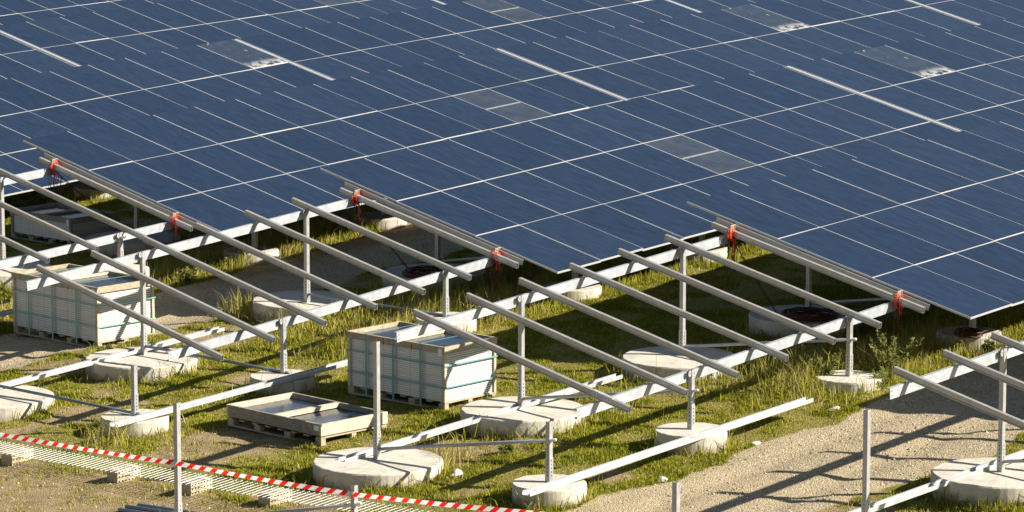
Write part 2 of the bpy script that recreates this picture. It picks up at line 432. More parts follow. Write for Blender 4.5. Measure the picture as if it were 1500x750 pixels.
def make_stones():
    n = 150000
    x = rng.uniform(-12.5, 7, n); y = rng.uniform(-8.5, 11, n)
    P = np.stack([x, y, groundz(x, y)], 1) * S
    rd = roadmask(x, y); br = bare(x, y)
    c1 = fbm(x * 1.5, y * 1.5, 3, 41)
    k = infront(P) & clear_of_things(x, y) & (rng.random(n) < np.maximum(rd * (.3 + .7 * sstep(.4, .6, c1)), .16 * br))
    P = P[k]; m = len(P)
    base = np.array([(1,0,0),(-.5,.87,0),(-.5,-.87,0),(0,0,.8),(.3,.5,.55),(-.6,0,.55)])
    F = np.array([(0,4,3),(0,1,4),(4,1,3),(1,5,3),(1,2,5),(5,2,3),(2,0,3)])
    sz = .006 + .024 * rng.random(m) ** 4.6
    V = base[None] * sz[:, None, None] * rng.uniform(.6, 1.4, (m, 6, 3)); a = rng.uniform(0, 2*PI, m)
    ca, sa = np.cos(a)[:, None], np.sin(a)[:, None]
    V = np.stack([V[..., 0] * ca - V[..., 1] * sa, V[..., 0] * sa + V[..., 1] * ca, V[..., 2] * .8], -1) + P[:, None]
    Fi = (F[None] + (np.arange(m) * 6)[:, None, None]).reshape(-1, 3)
    me = bpy.data.meshes.new('gravel'); me.vertices.add(m * 6); me.vertices.foreach_set('co', V.ravel())
    me.loops.add(Fi.size); me.polygons.add(len(Fi)); me.loops.foreach_set('vertex_index', Fi.ravel().astype(np.int32))
    me.polygons.foreach_set('loop_start', np.arange(0, Fi.size, 3, dtype=np.int32)); me.update(calc_edges=True)
    mt = mat('gravel_stones', (.5, .43, .3), .9, 0, .2); t = NT(mt)
    g = t.n('ShaderNodeNewGeometry')
    t.l(t.ramp(g.outputs['Random Per Island'], [(0, (.18, .145, .09)), (.5, (.36, .30, .20)), (.88, (.48, .42, .32)), (1, (.60, .56, .48))]), t.b.inputs['Base Color'])
    me.materials.append(mt)
    tag(link('gravel', me), kind='stuff')

# ------------------------------------------------------------------ solar tables
TH = .2296; Lm = 1.6294 * S; Wm = 1.0 * S
CT, ST = math.cos(TH), math.sin(TH)
def table_axes(a):
    u = Vector((1, 0, a)); u.normalize(); v = Vector((0, -CT, -ST)); n = u.cross(-v).normalized()
    return u, v, n
def module_meshes():
    g = MB(); fr = MB(); e = .0065; gp = .003
    x0, x1, y0, y1 = gp, Wm - gp, -Lm + gp, -gp
    g.box((x0 + e, y0 + e, -.030), (x1 - e, y1 - e, -.003))
    z0, z1 = -.036, .0
    f0 = MB(); es = .0075
    for q, top in ((fr, 0), (f0, 1)):
        q.box((x0, y0, z0), (x1, y0 + e, z1)); q.box((x0, y1 - e, z0), (x1, y1, z1), top)
        q.box((x0, y0 + e, z0), (x0 + es, y1 - e, z1)); q.box((x1 - es, y0 + e, z0), (x1, y1 - e, z1))
    out = []
    for gm in (M_GLASS, M_GDUST, M_GFILM):
        me = bpy.data.meshes.new('solar_module'); me.from_pydata(g.v, [], g.f); me.materials.append(gm); out.append(me)
    fms = []
    for q in (fr, f0):
        fm = bpy.data.meshes.new('frame'); fm.from_pydata(q.v, [], q.f); fm.materials.append(M_FRAME); fm.materials.append(M_EDGE)
        fm.polygons.foreach_set('material_index', q.mi); fms.append(fm)
    return out, fms
MODS, MFRAME = module_meshes()

RAILP = [(-.036,-.050),(.030,-.050),(.030,.046),(-.030,.046),(-.030,.034),(-.024,.030),(-.024,-.028),(-.036,-.040)]
def rail_mb(P, u, v, n, v0, v1, mb=None):
    mb = mb or MB()
    a = P + v * v0; b = P + v * v1
    mb.extrude(RAILP, a, b, u, n)
    # closed box section: dark hollow ends a little inside
    for q, s_ in ((a, -1), (b, 1)):
        c = q + v * (.0015 * s_)
        mb.extrude([(-.020,-.044),(.020,-.044),(.020,.044),(-.020,.044)], c, c + v * .001 * s_, u, n, 1)
    return mb
def cee(h, f, t=.006):
    """C section: web at side=0, flanges towards +side; up from 0 to h"""
    l = .016
    return [(0,0),(f,0),(f,l),(f-t,l),(f-t,t),(t,t),(t,h-t),(f-t,h-t),(f-t,h-l),(f,h-l),(f,h),(0,h)]
def purlin_mb(a, b, h=.155, f=.06):
    mb = MB(); a = Vector(a); b = Vector(b); d = (b - a).normalized()
    side = Vector((0, 1, 0)); up = Vector((-d.z, 0, d.x)).normalized()
    mb.extrude(cee(h, f), a, b, side, up)
    for q, s_ in ((a + d * .03, 1), (a + d * .055, 1), (b - d * .03, 1)):       # bolt holes
        for z in (.045, .11):
            c = q + up * z + Vector((0, -.0015, 0))
            mb.extrude([(math.cos(k*PI/4)*.007, math.sin(k*PI/4)*.007) for k in range(8)], c, c + Vector((0, .001, 0)), d, up, 1)
    return mb
def post_mb(h, foot, tab=True):
    mb = MB(); w = .036
    # sigma-like section, open to +y
    pr = [(-w,-w),(w,-w),(w,w),(w-.006,w),(w-.006,-w+.012),(.010,-w+.012),(.006,-w+.02),(-.006,-w+.02),(-.010,-w+.012),(-w+.006,-w+.012),(-w+.006,w),(-w,w)]
    mb.extrude(pr, (0,0,foot-.12), (0,0,h), (1,0,0), (0,1,0))
    k = w + .006
    pf = [(-k,-k),(k,-k),(k,k),(k-.006,k),(k-.006,-k+.006),(-k+.006,-k+.006),(-k+.006,k),(-k,k)]
    mb.extrude(pf, (0,0,-.10), (0,0,foot), (1,0,0), (0,1,0))
    for i in range(5):
        z = foot - .04 - i * .055
        mb.box((-.007,-k-.0015,z-.012),(.007,-k-.0005,z+.012),1); mb.box((-k-.0015,-.007,z-.012),(-k-.0005,.007,z+.012),1)
    for i in range(4):
        z = foot + .035 + i * .05
        mb.box((-w-.0015,-.006,z-.008),(-w-.0005,.006,z+.008),1)
    mb.box((.012,-w-.0015,h-.06),(.022,-w-.0005,h-.045),1)
    if tab:     # rounded bracket plate bolted to the purlin beside the head
        c = Vector((-w-.034, -w+.010, h-.055))
        mb.extrude([(math.cos(a)*.036, math.sin(a)*.050) for a in [i*PI/8 for i in range(16)]], c, c+Vector((0,.008,0)), (1,0,0), (0,0,1))
        c2 = Vector((-w-.036, -w+.0085, h-.05))
        mb.extrude([(math.cos(a)*.009, math.sin(a)*.009) for a in [i*PI/4 for i in range(8)]], c2, c2+Vector((0,.002,0)), (1,0,0), (0,0,1), 1)
    return mb
def footing_mb(r, h, seed, rot=0.):
    """cast concrete disc: slightly uneven rim, rounded arris, top at z=0"""
    R = random.Random(seed); n = 56; mb = MB(); ph = [R.uniform(0, 2*PI) for _ in range(4)]
    def rad(a, k): return r * (1 + .008 * math.sin(2*a+ph[0]) + .005 * math.sin(5*a+ph[1]) + .003*math.sin(11*a+ph[2])) * k
    rings = []
    for (k, z) in ((1.0, -h), (1.003, -h*.5), (1.0, -.030), (.990, -.010), (.975, -.002), (.70, .004*R.uniform(-1,1))):
        rings.append([(math.cos(2*PI*i/n) * rad(2*PI*i/n, k + (.004*R.uniform(-1,1) if .98 < k < 1 else 0)), math.sin(2*PI*i/n) * rad(2*PI*i/n, k), z + .003*R.uniform(-1,1)) for i in range(n)])
    V = [p for g in rings for p in g]; V.append((0,0,.002)); c = len(V)-1
    F = [(i*n+k, i*n+(k+1)%n, (i+1)*n+(k+1)%n, (i+1)*n+k) for i in range(len(rings)-1) for k in range(n)]
    F += [((len(rings)-1)*n+k, (len(rings)-1)*n+(k+1)%n, c) for k in range(n)]
    mb.add(V, F); return mb
RB, RS = .81, .45            # footing radii (survey units)
def add_footing(root, x, y, zt, big, seed, off=(0, 0), r=None):
    """x,y,zt survey units; returns the footing part"""
    r = (r or (RB if big else RS))
    FOOT.append((x + off[0], y + off[1], r))
    o = footing_mb(r * S, .50, seed).build('footing', M_CONC, root, W(x + off[0], y + off[1], zt) - root.location)
    for p in o.data.polygons: p.use_smooth = False
    return o
def add_post(root, x, y, zb, ztop, tall, tab=True):
    h = (ztop - zb) * S
    return post_mb(h, .42 if tall else .36, tab).build('post', [M_POST, M_HOLE], root, W(x, y, zb) - root.location)
def add_brace(root, a, b, m=None):
    mb = MB(); a = Vector(a); b = Vector(b); d = (b - a).normalized()
    mb.tube([a - d * .06, b + d * .06], .026, 12)
    return mb.build('brace', m or M_TUBE, root, (0, 0, 0), smooth=True)

YT, YS = -.868, -3.655       # the two rows of posts behind each table's top edge
PX = (1.75, 4.9, 7.7, 11.1)  # posts under a finished table
def solar_table(O, a, cols, label, group='finished rows of solar panels', posts=True, special={}, end_rail=True, px=PX, feet=None):
    Ow = W(*O); u, v, n = table_axes(a)
    gz = G(O[0], O[1])
    root = thing('solar_table', label, 'solar panels', (Ow.x, Ow.y, gz * S), group)
    M3 = Matrix((u, -v, n)).transposed().to_4x4()
    rel = Ow - root.location
    for j in range(3):
        for i in range(*cols):
            kind = special.get((i, j), 0)
            jit = Matrix.Rotation(math.radians(random.gauss(0, .15)), 4, 'X') @ Matrix.Rotation(math.radians(random.gauss(0, .15)), 4, 'Y')
            mt = Matrix.Translation(rel) @ M3 @ Matrix.Translation((i * Wm, -j * Lm, random.uniform(-.001, .001))) @ jit
            o = link('solar_module', MODS[kind], root, mtx=mt)
            if kind == 1:
                o['label'] = 'dusty greyish module'
                mb = MB(); mb.box((.03, -Lm*.52, -.004), (Wm - .03, -Lm*.49, -.0015)); mb.build('middle_bar', M_RAIL, o)
            if kind == 2: o['label'] = 'module with pale splashes'
            link('frame', MFRAME[1 if j == 0 else 0], o)
    # rails under the seams
    for i in range(cols[0], cols[1] + 1):
        P = rel + u * (i * Wm) - n * (.036 + .052)
        if i == cols[0] and end_rail: P = P - u * .012
        rail_mb(P, u, v, n, .58 * S, 4.25 * S).build('rail', [M_RAIL, M_HOLE], root)
    for yy, big in ((YT, 1), (YS, 0)):
        def pz(x): return O[2] + a * x + yy * ST / CT * 1.0 - (.036 + .104 + .020) / S / CT
        x0, x1 = cols[0] + .02, cols[1] - .02
        pa = W(O[0] + x0, O[1] + yy, pz(x0)) - root.location; pb = W(O[0] + x1, O[1] + yy, pz(x1)) - root.location
        off = Vector((0, .040, -.155))
        purlin_mb(pa + off, pb + off).build('purlin', [M_PURL, M_HOLE], root)
        if posts:
            for q, x in enumerate(px):
                zb = float(plane(O[0] + x, O[1] + yy)) - .03
                add_post(root, O[0] + x, O[1] + yy, zb, pz(x) - .01, big)
                ft = add_footing(root, O[0] + x, O[1] + yy, zb, big, int(1000 + q * 7 + O[1] * 31 + big), off=(-.08, 0))
    if posts:
        for x in px:
            za = float(plane(O[0] + x, O[1] + YT)); zs = float(plane(O[0] + x, O[1] + YS))
            add_brace(root, W(O[0] + x, O[1] + YT - .06, za + .12) - root.location, W(O[0] + x, O[1] + YS - .06, zs + .50) - root.location)
    # thin galvanised cap strip closing the joint to the next table
    return root
def joint_rail(root, O, a, x, label=None):
    """bright raised cover rail in the gap between two finished tables"""
    u, v, n = table_axes(a); rel = W(*O) - root.location
    P = rel + u * (x * S)
    mb = MB(); mb.extrude([(-.042,-.06),(.042,-.06),(.042,.002),(.026,.012),(-.026,.012),(-.042,.002)], P + v * .05, P + v * (Lm*3 - .05), u, n)
    return mb.build('cover_rail', M_STRIP, root)

T4 = (0, 0, 1.8415); T3 = (.21, 7.285, 1.6526); T2 = (.339, 14.21, 1.493)
t4 = solar_table(T4, .048, (0, 12), 'frontmost full table of dark blue panels at right, its lower corner above the weedy bush')
t3 = solar_table(T3, .0488, (0, 12), 'long panel table in the middle whose lower corner hangs over the middle bare rack', special={(6, 1): 1})
t3b = solar_table((12.40, 7.30, 2.235), .044, (0, 12), 'panel table at the right edge, behind the frontmost table, with a splash marked panel', special={(2, 0): 2, (8, 1): 1})
t2 = solar_table(T2, .0482, (0, 12), 'panel table at left whose open end stands above the weathered low crate in the shade', special={(9, 1): 1})
t2b = solar_table((12.53, 14.24, 2.075), .0366, (0, 12), 'panel table at upper right with a spotted dusty panel in its top row', special={(7, 0): 2})
t2c = solar_table((24.70, 14.26, 2.52), .034, (0, 12), 'panel table at the top right corner of the view')
t1 = solar_table((.535, 21.44, 1.175), .0505, (0, 12), 'panel table at far left with a pale film residue panel beside the joint strip', special={(11, 0): 2})
t1b = solar_table((12.71, 21.47, 1.772), .0399, (0, 12), 'far panel table at the top middle, right of the film marked panel', special={(7, 0): 1})
t1c = solar_table((24.86, 21.5, 2.25), .036, (0, 12), 'far panel table at the upper right, behind the table with the spotted dusty panel')
t0 = solar_table((.50, 28.93, 1.15), .033, (4, 12), 'panel table cut by the left edge of the view near its top')
t0b = solar_table((12.65, 28.93, 1.559), .0318, (0, 12), 'panel table along the top left, right of the leftmost joint strip', special={(9, 0): 1})
t0c = solar_table((24.8, 28.95, 1.94), .03, (0, 12), 'distant panel table at the top edge, right of the top middle')
tm = solar_table((12.5, 36.2, 1.27), .03, (0, 12), 'most distant panel table in the top left corner')
tm2 = solar_table((24.7, 36.2, 1.63), .03, (0, 12), 'most distant panel table at the top edge left of the middle')
for r, O, a, x in ((t3b, (12.40, 7.30, 2.235), .044, -.09), (t2b, (12.53, 14.24, 2.075), .0366, -.095), (t2c, (24.70, 14.26, 2.52), .034, -.08), (t1b, (12.71, 21.47, 1.772), .0399, -.09),
                   (t1c, (24.86, 21.5, 2.25), .036, -.075), (t0b, (12.65, 28.93, 1.559), .0318, -.08), (t0c, (24.8, 28.95, 1.94), .03, -.075)):
    joint_rail(r, O, a, x)

# the next table to the right, just outside the view: it shades the gravel track
T5 = (0, -7.32, 2.045)
t5 = solar_table(T5, .05, (0, 6), 'panel table just beyond the right edge of the view', px=(1.75, 4.9))

# ------------------------------------------------------------------ bare racks
def bare_rack(O, a, rails, px, label, zs_tall, zs_short, purl_u, purl_l, foot_r={}, sleeve=None, brace_mode='mid'):
    """rails: list of (x offset, v0, v1); purl: (x0,z0,x1,z1) of the purlin mid-height (survey units, absolute)"""
    u, v, n = table_axes(a)
    x0 = O[0] + min(r[0] for r in rails)
    root = thing('bare_rack', label, 'mounting rack', W(x0, O[1] + YT, G(x0, O[1] + YT)), 'unfinished racks without panels')
    rel = W(*O) - root.location
    zu = lambda x: purl_u[1] + (x - purl_u[0]) * (purl_u[3] - purl_u[1]) / (purl_u[2] - purl_u[0])
    zl = lambda x: purl_l[1] + (x - purl_l[0]) * (purl_l[3] - purl_l[1]) / (purl_l[2] - purl_l[0])
    for xr, v0, v1 in rails:
        x = O[0] + xr
        # two bearing points on the purlins fix the rail
        A = W(x, O[1] + YT, zu(x)) + Vector((0, 0, .155/2 + .020 + .054)); B = W(x, O[1] + YS, zl(x)) + Vector((0, 0, .155/2 + .020 + .054))
        vv = (B - A).normalized(); uu = Vector((1, 0, a)).normalized(); nn = uu.cross(-vv).normalized()
        vA = -YT / CT * S
        P = A - vv * vA - root.location
        ra = rail_mb(P, uu, vv, nn, v0 * S, v1 * S).build('rail', [M_RAIL, M_HOLE], root)
        if sleeve == xr:          # bright splice plate near the lower end
            sm = MB(); sm.extrude([(-.031,-.055),(.031,-.055),(.031,.055),(-.031,.055)], P + vv * (3.62 * S), P + vv * (3.93 * S), uu, nn)
            for i in range(5):
                c = P + vv * ((3.66 + .055 * i) * S) - uu * .0325 + nn * .01
                sm.box((-.001, -.006, -.006), (.001, .006, .006), 1, None, c)
            sm.build('splice_plate', [M_PURL, M_HOLE], ra)
        for q in (A, B):      # small clip under the rail
            c = q - root.location
            mb = MB(); mb.box((-.022, -.01, -.078), (.022, .045, -.052), 0, None, c); mb.build('clip', M_POST, root)
    for (xa, za, xb, zb), yy in ((purl_u, YT), (purl_l, YS)):
        off = Vector((0, .040, -.155/2))
        purlin_mb(W(xa, O[1] + yy, za) - root.location + off, W(xb, O[1] + yy, zb) - root.location + off).build('purlin', [M_PURL, M_HOLE], root)
    for i, x in enumerate(px):
        for yy, big, zz, pz in ((YT, True, zs_tall, zu), (YS, False, zs_short, zl)):
            if zz[i] is None: continue
            add_post(root, x, O[1] + yy, zz[i], pz(x) + .09, big)
            add_footing(root, x, O[1] + yy, zz[i], big, int(50 + i * 3 + O[1] * 17 + big), off=foot_r.get((i, big), (0, 0)))
        if zs_tall[i] is not None and zs_short[i] is not None:
            hi = .50 if brace_mode == 'mid' else .02
            add_brace(root, W(x, O[1] + YT - .055, zs_tall[i] + .13) - root.location, W(x, O[1] + YS - .055, zs_short[i] + hi) - root.location, M_PIPE if hi < .1 else None)
    return root
rk4 = bare_rack(T4, .063, [(-1.19, .58, 4.25), (-2.22, .59, 4.25), (-3.26, .60, 4.26), (-4.30, .60, 4.26), (-5.34, .60, 4.26), (-6.38, .62, 4.20)],
    (-4.60, -1.19), 'large bare rack right of centre, over shaded grass beside the big crate', (-.280, -.077), (-.183, -.015),
    (-6.956, .975, -.10, 1.407), (-6.803, .351, -.03, .781), sleeve=-6.38, foot_r={(0, True): (0, -.03), (1, True): (-.08, -.03)})
rk3 = bare_rack(T3, .067, [(-1.19, .58, 4.22), (-2.21, .60, 4.24), (-3.24, .60, 4.26), (-4.30, .62, 4.28), (-5.35, .64, 4.32), (-6.40, .66, 4.38)],
    (-4.39, -1.0), 'bare rack with six rails left of centre, over the gravel and left crate', (-.505, -.19), (-.425, -.09),
    (-6.557, .768, .14, 1.216), (-6.556, .119, .13, .594), {(0, True): (-.13, -.1), (1, True): (.2, .22), (0, False): (-.1, -.07)}, brace_mode='low')
rk2 = bare_rack(T2, .055, [(-1.15, .62, 4.22), (-2.17, .62, 4.20), (-3.19, .62, 4.20), (-4.21, .62, 4.20), (-5.23, .62, 4.2), (-6.25, .62, 4.2)],
    (-4.2, -.92), 'bare rack at the left edge above the low shaded crate, partly out of view', (-.62, -.40), (-.50, -.12),
    (-6.4, .690, .34, 1.058), (-6.5, .06, .27, .429), {})
rk5 = bare_rack(T5, .055, [(-1.2, .60, 4.25), (-2.25, .60, 4.25), (-3.3, .60, 4.25), (-4.38, .62, 4.25), (-5.43, .65, 4.25), (-6.43, .65, 4.25)],
    (-4.54, -1.15), 'bare rack at the right edge whose rail ends reach over the shaded gravel', (-.082, .10), (.02, .16),
    (-6.798, 1.187, -.05, 1.522), (-6.8, .53, -.05, .90), {(0, True): (0, 0)})

# loose rails lying on the purlins beside the panel edges
def loose_rail(O, a, xo, v0, v1, zu, zl, label):
    A = W(O[0] + xo, O[1] + YT, zu) + Vector((0, 0, .155/2 + .054)); B = W(O[0] + xo, O[1] + YS, zl) + Vector((0, 0, .155/2 + .054))
    vv = (B - A).normalized(); uu = Vector((1, 0, a)).normalized(); nn = uu.cross(-vv).normalized()
    base = A
    o = rail_mb(Vector((0, 0, 0)) - vv * (-YT / CT * S), uu, vv, nn, v0 * S, v1 * S).build('loose_rail', [M_RAIL, M_HOLE], None, base)
    return tag(o, label, 'metal rail', 'loose rails tied beside the panel edges')
loose_rail(T4, .06, -.135, .58, 4.22, 1.405, .776, 'loose rail tied with red cables beside the edge of the frontmost panel table')
loose_rail(T3, .06, -.135, .58, 4.22, 1.195, .574, 'loose rail tied with red cables beside the edge of the middle panel table')
loose_rail(T2, .06, -.135, .58, 4.22, 1.05, .418, 'loose rail tied with red cables beside the edge of the left panel table')

# ------------------------------------------------------------------ single posts waiting for purlins
def post_frame(label, tall=None, short=None, brace=None, group='post frames waiting for beams'):
    x, y, zb, zt = tall or short
    root = thing('post_frame', label, 'support posts', W(x, y, G(x, y)), group)
    if tall:
        x, y, zb, zt = tall; add_post(root, x, y, zb, zt, True, False); add_footing(root, x, y, zb, True, int(200 + x * 13 + y * 7), (-.05, -.06))
    if short:
        x, y, zb, zt = short; add_post(root, x, y, zb, zt, False, False); add_footing(root, x, y, zb, False, int(300 + x * 13 + y * 7), (0, 0))
    if tall and short:
        add_brace(root, W(tall[0], tall[1] - .055, tall[2] + .13) - root.location, W(short[0], short[1] - .055, short[2] + (.52 if brace is None else brace)) - root.location, None if brace is None else M_PIPE)
    return root
post_frame('pair of braced grey posts on round footings in front of the open pallet crate', (-7.373, -.868, -.495, .989), (-7.379, -3.663, -.382, .359))
post_frame('braced posts at the bottom left, the tall one holding the striped tape', (-10.819, -.868, -.80, .75), (-10.789, -3.663, -.56, .17))
post_frame('short post on round footing at left, joined by low tube to the left edge', (-7.19, 6.457, -.66, .78), (-7.20, 3.662, -.581, .100), .03)
post_frame('tall post rising from the bottom edge right of centre beside the gravel track', (-7.29, -8.186, -.30, 1.09), (-7.29, -10.97, -.20, .53))
post_frame('stub of a post at the bottom edge on the gravel, left of the tall post', (-10.734, -8.186, -.46, .86), (-10.73, -10.97, -.36, .36))
post_frame('posts outside the left edge that hold the far end of the striped tape', None, (-10.7, 3.662, -.77, -.05))

# ------------------------------------------------------------------ beams lying across the footings
def lying_beam(a, b, label, w=.155, f=.062, roll=1):
    a = Vector(a); b = Vector(b); d = (b - a).normalized(); c = a
    side = Vector((d.y, -d.x, 0)).normalized(); up = side.cross(d).normalized()
    if up.z < 0: up = -up
    mb = MB()
    # section lies on its back: web down, lipped flanges up
    pr = [(y - w/2, x) for x, y in cee(w, f)]
    mb.extrude(pr, Vector((0,0,0)), b - a, side, up)
    o = mb.build('lying_beam', [M_BEAM, M_HOLE], None, a)
    return tag(o, label, 'steel beam', 'beams lying on the footings')
lying_beam(W(-7.75, -.62, -.515), W(-2.77, -1.03, -.135), 'silvery beam lying across two large footings behind the braced posts near the pallet crate')
lying_beam(W(-8.00, -3.83, -.415), W(-2.68, -4.09, -.065), 'long silvery beam lying across the two small front footings beside the gravel track')
lying_beam(W(-7.85, 3.40, -.60), W(-3.50, 3.12, -.335), 'long silvery beam at left, resting on the small footing and running behind the big crate')
lying_beam(W(-7.4, 6.72, -.68), W(-2.83, 6.40, -.36), 'silvery beam across the left large footing under the crate, cut by the left edge')
lying_beam(W(-7.6, -7.72, -.30), W(-3.3, -8.10, .01), 'silvery beam at the bottom right corner lying over the right large footing')
lying_beam(W(-6.0, 10.55, -.63), W(-3.3, 10.30, -.47), 'short visible end of a silvery beam at the left edge behind the left crate')

# ------------------------------------------------------------------ crates
def crate(name, F, ang, lx, ly, hz, label, layers=24, wood_m=None, strap=None, pallet_h=.13, seed=1, open_top=True, cat='crate', tilt=(0, 0)):
    wood_m = wood_m or M_WOOD
    root = thing(name, label, cat, W(*F), None, ang)
    R = random.Random(seed)
    lx *= S; ly *= S; hz *= S
    # pallet: feet boards and blocks
    mb = MB()
    for x in (0, lx/2 - .05, lx - .10): mb.box((x, 0, 0), (x + .10, ly, .022))
    for x in (0, lx/2 - .05, lx - .10):
        for y in (0, ly*.33 - .05, ly*.66 - .05, ly - .14): mb.box((x + .003, y + .003, .022), (x + .097, y + .137, pallet_h - .024))
    nb = 8
    for i in range(nb):
        y = i * (ly - .11) / (nb - 1); mb.box((R.uniform(-.006, .006), y, pallet_h - .024), (lx + R.uniform(-.006, .006), y + .11, pallet_h))
    mb.build('pallet', wood_m, root)
    z0 = pallet_h + .003; z1 = hz - .085
    # the stacked modules: one framed layer above the other
    mb = MB(); ins = .030; t = (z1 - z0) / layers
    for i in range(layers):
        jx, jy = R.uniform(-.003, .003), R.uniform(-.003, .003)
        mb.box((ins + jx, ins + jy, z0 + i*t), (lx - ins + jx, ly - ins + jy, z0 + (i+1)*t - .0095))
        mb.box((ins + .005, ins + .016, z0 + (i+1)*t - .0095), (lx - ins - .005, ly - ins - .016, z0 + (i+1)*t), 2)
        mb.box((ins + .010, ins + .0155, z0 + (i+1)*t - .0095), (lx - ins - .010, ins + .0165, z0 + (i+1)*t), 1)  # black strip paints the deeper gap shade on the short face
        for q in (.20, .36, .50, .64, .72, .86):                      # drainage holes in each frame
            y = ins + (ly - 2*ins) * q
            mb.box((ins + jx - .0012, y - .006, z0 + i*t + .009), (ins + jx - .0002, y + .006, z0 + i*t + t*.5), 1)
    mb.build('module_stack', [M_STACK, M_HOLE, M_SHADOWGAP], root)
    # top module, glass up
    mb = MB(); mb.box((ins + .03, ins + .03, z1 + .001), (lx - ins - .03, ly - ins - .03, z1 + .022)); mb.build('glass_top', M_GLASS, root)
    # corner posts
    for x in (0, lx - .045):
        for y in (0, ly - .06):
            mb = MB(); mb.box((x - .002, y - .002, pallet_h), (x + .045, y + .060, hz - .08)); mb.build('corner_post', M_WOODNEW_LIT if wood_m is not M_WOODOLD_SHADED else wood_m, root)
    # timber rim on top with a middle bar
    mb = MB(); r = .026; zb, zt = hz - .11, hz
    mb.box((-.012, -.012, zb), (lx + .012, r, zt)); mb.box((-.012, ly - r, zb), (lx + .012, ly + .012, zt))
    mb.box((-.012, r, zb), (r, ly - r, zt - .003)); mb.box((lx - r, r, zb), (lx + .012, ly - r, zt - .003))
    mb.build('top_rim', wood_m, root)
    mb = MB(); mb.box((r, ly*.52 - .035, z1 + .026), (lx - r, ly*.52 + .035, zt - .012)); mb.build('middle_bar', M_WOODNEW_LIT, root)
    mb = MB(); mb.box((-.0150, .05, hz - .155), (-.0125, .13, hz - .035)); mb.build('paper_label', M_LABEL, root)
    if strap:
        s_ = .021; e = .0155
        for y in (ly*.24, ly*.52, ly*.80):
            mb = MB()
            mb.box((-e, y - s_, .02), (-e + .0015, y + s_, hz + .002)); mb.box((lx + e - .0015, y - s_, .02), (lx + e, y + s_, hz + .002))
            mb.box((-e, y - s_*.6, hz + .002), (lx + e, y + s_*.6, hz + .0035)); mb.build('strap', strap, root)
        for z in (hz*.36, hz*.70):
            mb = MB(); s2 = .012
            mb.box((-e - .003, -e, z - s2), (-e - .0015, ly + e, z + s2)); mb.box((-e, -e - .003, z - s2), (lx + e, -e - .0015, z + s2))
            mb.box((lx + e + .0015, -e, z - s2), (lx + e + .003, ly + e, z + s2)); mb.build('strap', strap, root)
        for y in (ly*.33, ly*.62):
            mb = MB(); mb.box((-.0145, y - .008, hz - .13), (-.0125, y + .008, hz - .02)); mb.build('buckle', M_DARKTAG, root)
    cx, cy = F[0] + (lx/2*math.cos(ang) - ly/2*math.sin(ang))/S, F[1] + (lx/2*math.sin(ang) + ly/2*math.cos(ang))/S
    BOXES.append((cx, cy, lx/2/S, ly/2/S))
    return root
crate('solar_panel_crate', (-4.494, .557, -.530), math.radians(-1.6), 1.015, 1.81, .862, 'big strapped crate of stacked panels on a pallet at the centre, below the middle rack', 24, M_WOOD, M_STRAPB, seed=2)
crate('solar_panel_crate', (-3.835, 7.977, -.700), math.radians(-4.), 1.09, 2.02, .93, 'crate of stacked panels with green straps at left, on gravel behind a large footing', 24, M_WOOD, M_STRAPG, seed=3)
crate('solar_panel_crate', (1.60, 14.45, -.50), math.radians(-3.), 1.02, 1.62, .50, 'low grey crate of stacked panels standing in the shade at the left edge', 11, M_WOODOLD_SHADED, None, seed=4, pallet_h=.12)

def open_pallet():
    F = (-6.634, .793, -.690); ang = math.radians(-4.5); lx, ly, hz = 1.16 * S, 1.85 * S, .285 * S
    root = thing('pallet_crate', 'low weathered pallet crate holding two glass panels, on worn grass behind the braced posts', 'crate', W(*F), None, ang)
    mb = MB(); ph = .135
    for x in (0, lx/2 - .05, lx - .10): mb.box((x, 0, 0), (x + .10, ly, .022))
    for x in (0, lx/2 - .05, lx - .10):
        for y in (0, ly*.36 - .07, ly*.68 - .07, ly - .14): mb.box((x + .003, y + .003, .022), (x + .097, y + .137, ph - .024))
    for i in range(8):
        y = i * (ly - .11) / 7; mb.box((random.uniform(-.008, .008), y, ph - .024), (lx + random.uniform(-.008, .008), y + .11, ph))
    mb.build('pallet', M_WOOD, root)
    mb = MB(); r = .034; zb = ph + .02; zt = hz
    mb.box((-.01, -.012, zb), (lx + .01, r, zt), 1); mb.box((-.01, ly - r, zb), (lx + .01, ly + .012, zt), 1)
    mb.box((-.01, r, zb), (r, ly - r, zt - .003)); mb.box((lx - r, r, zb), (lx + .01, ly - r, zt - .003))
    mb.build('rim', [M_WOODOLD_SHADED, M_WOODNEW_LIT], root)  # sunlight put into colour: pale bars on lit ends, grey on shaded sides
    mb = MB(); mb.box((r, ly*.50 - .045, zt - .075), (lx - r, ly*.50 + .045, zt - .006)); mb.build('middle_bar', M_WOODNEW_LIT, root)
    for y0, y1 in ((r + .01, ly*.5 - .01), (ly*.5 + .01, ly - r - .01)):
        mb = MB(); mb.box((r + .01, y0, ph + .02), (lx - r - .01, y1, zt - .085)); mb.build('glass_panel', M_GLASS, root)
    mb = MB(); mb.box((-.0135, .04, zb + .075), (-.0105, .15, zb + .155)); mb.build('paper_label', M_LABEL, root)
    BOXES.append((F[0] + lx/2/S + .05, F[1] + ly/2/S, lx/2/S, ly/2/S))
open_pallet()

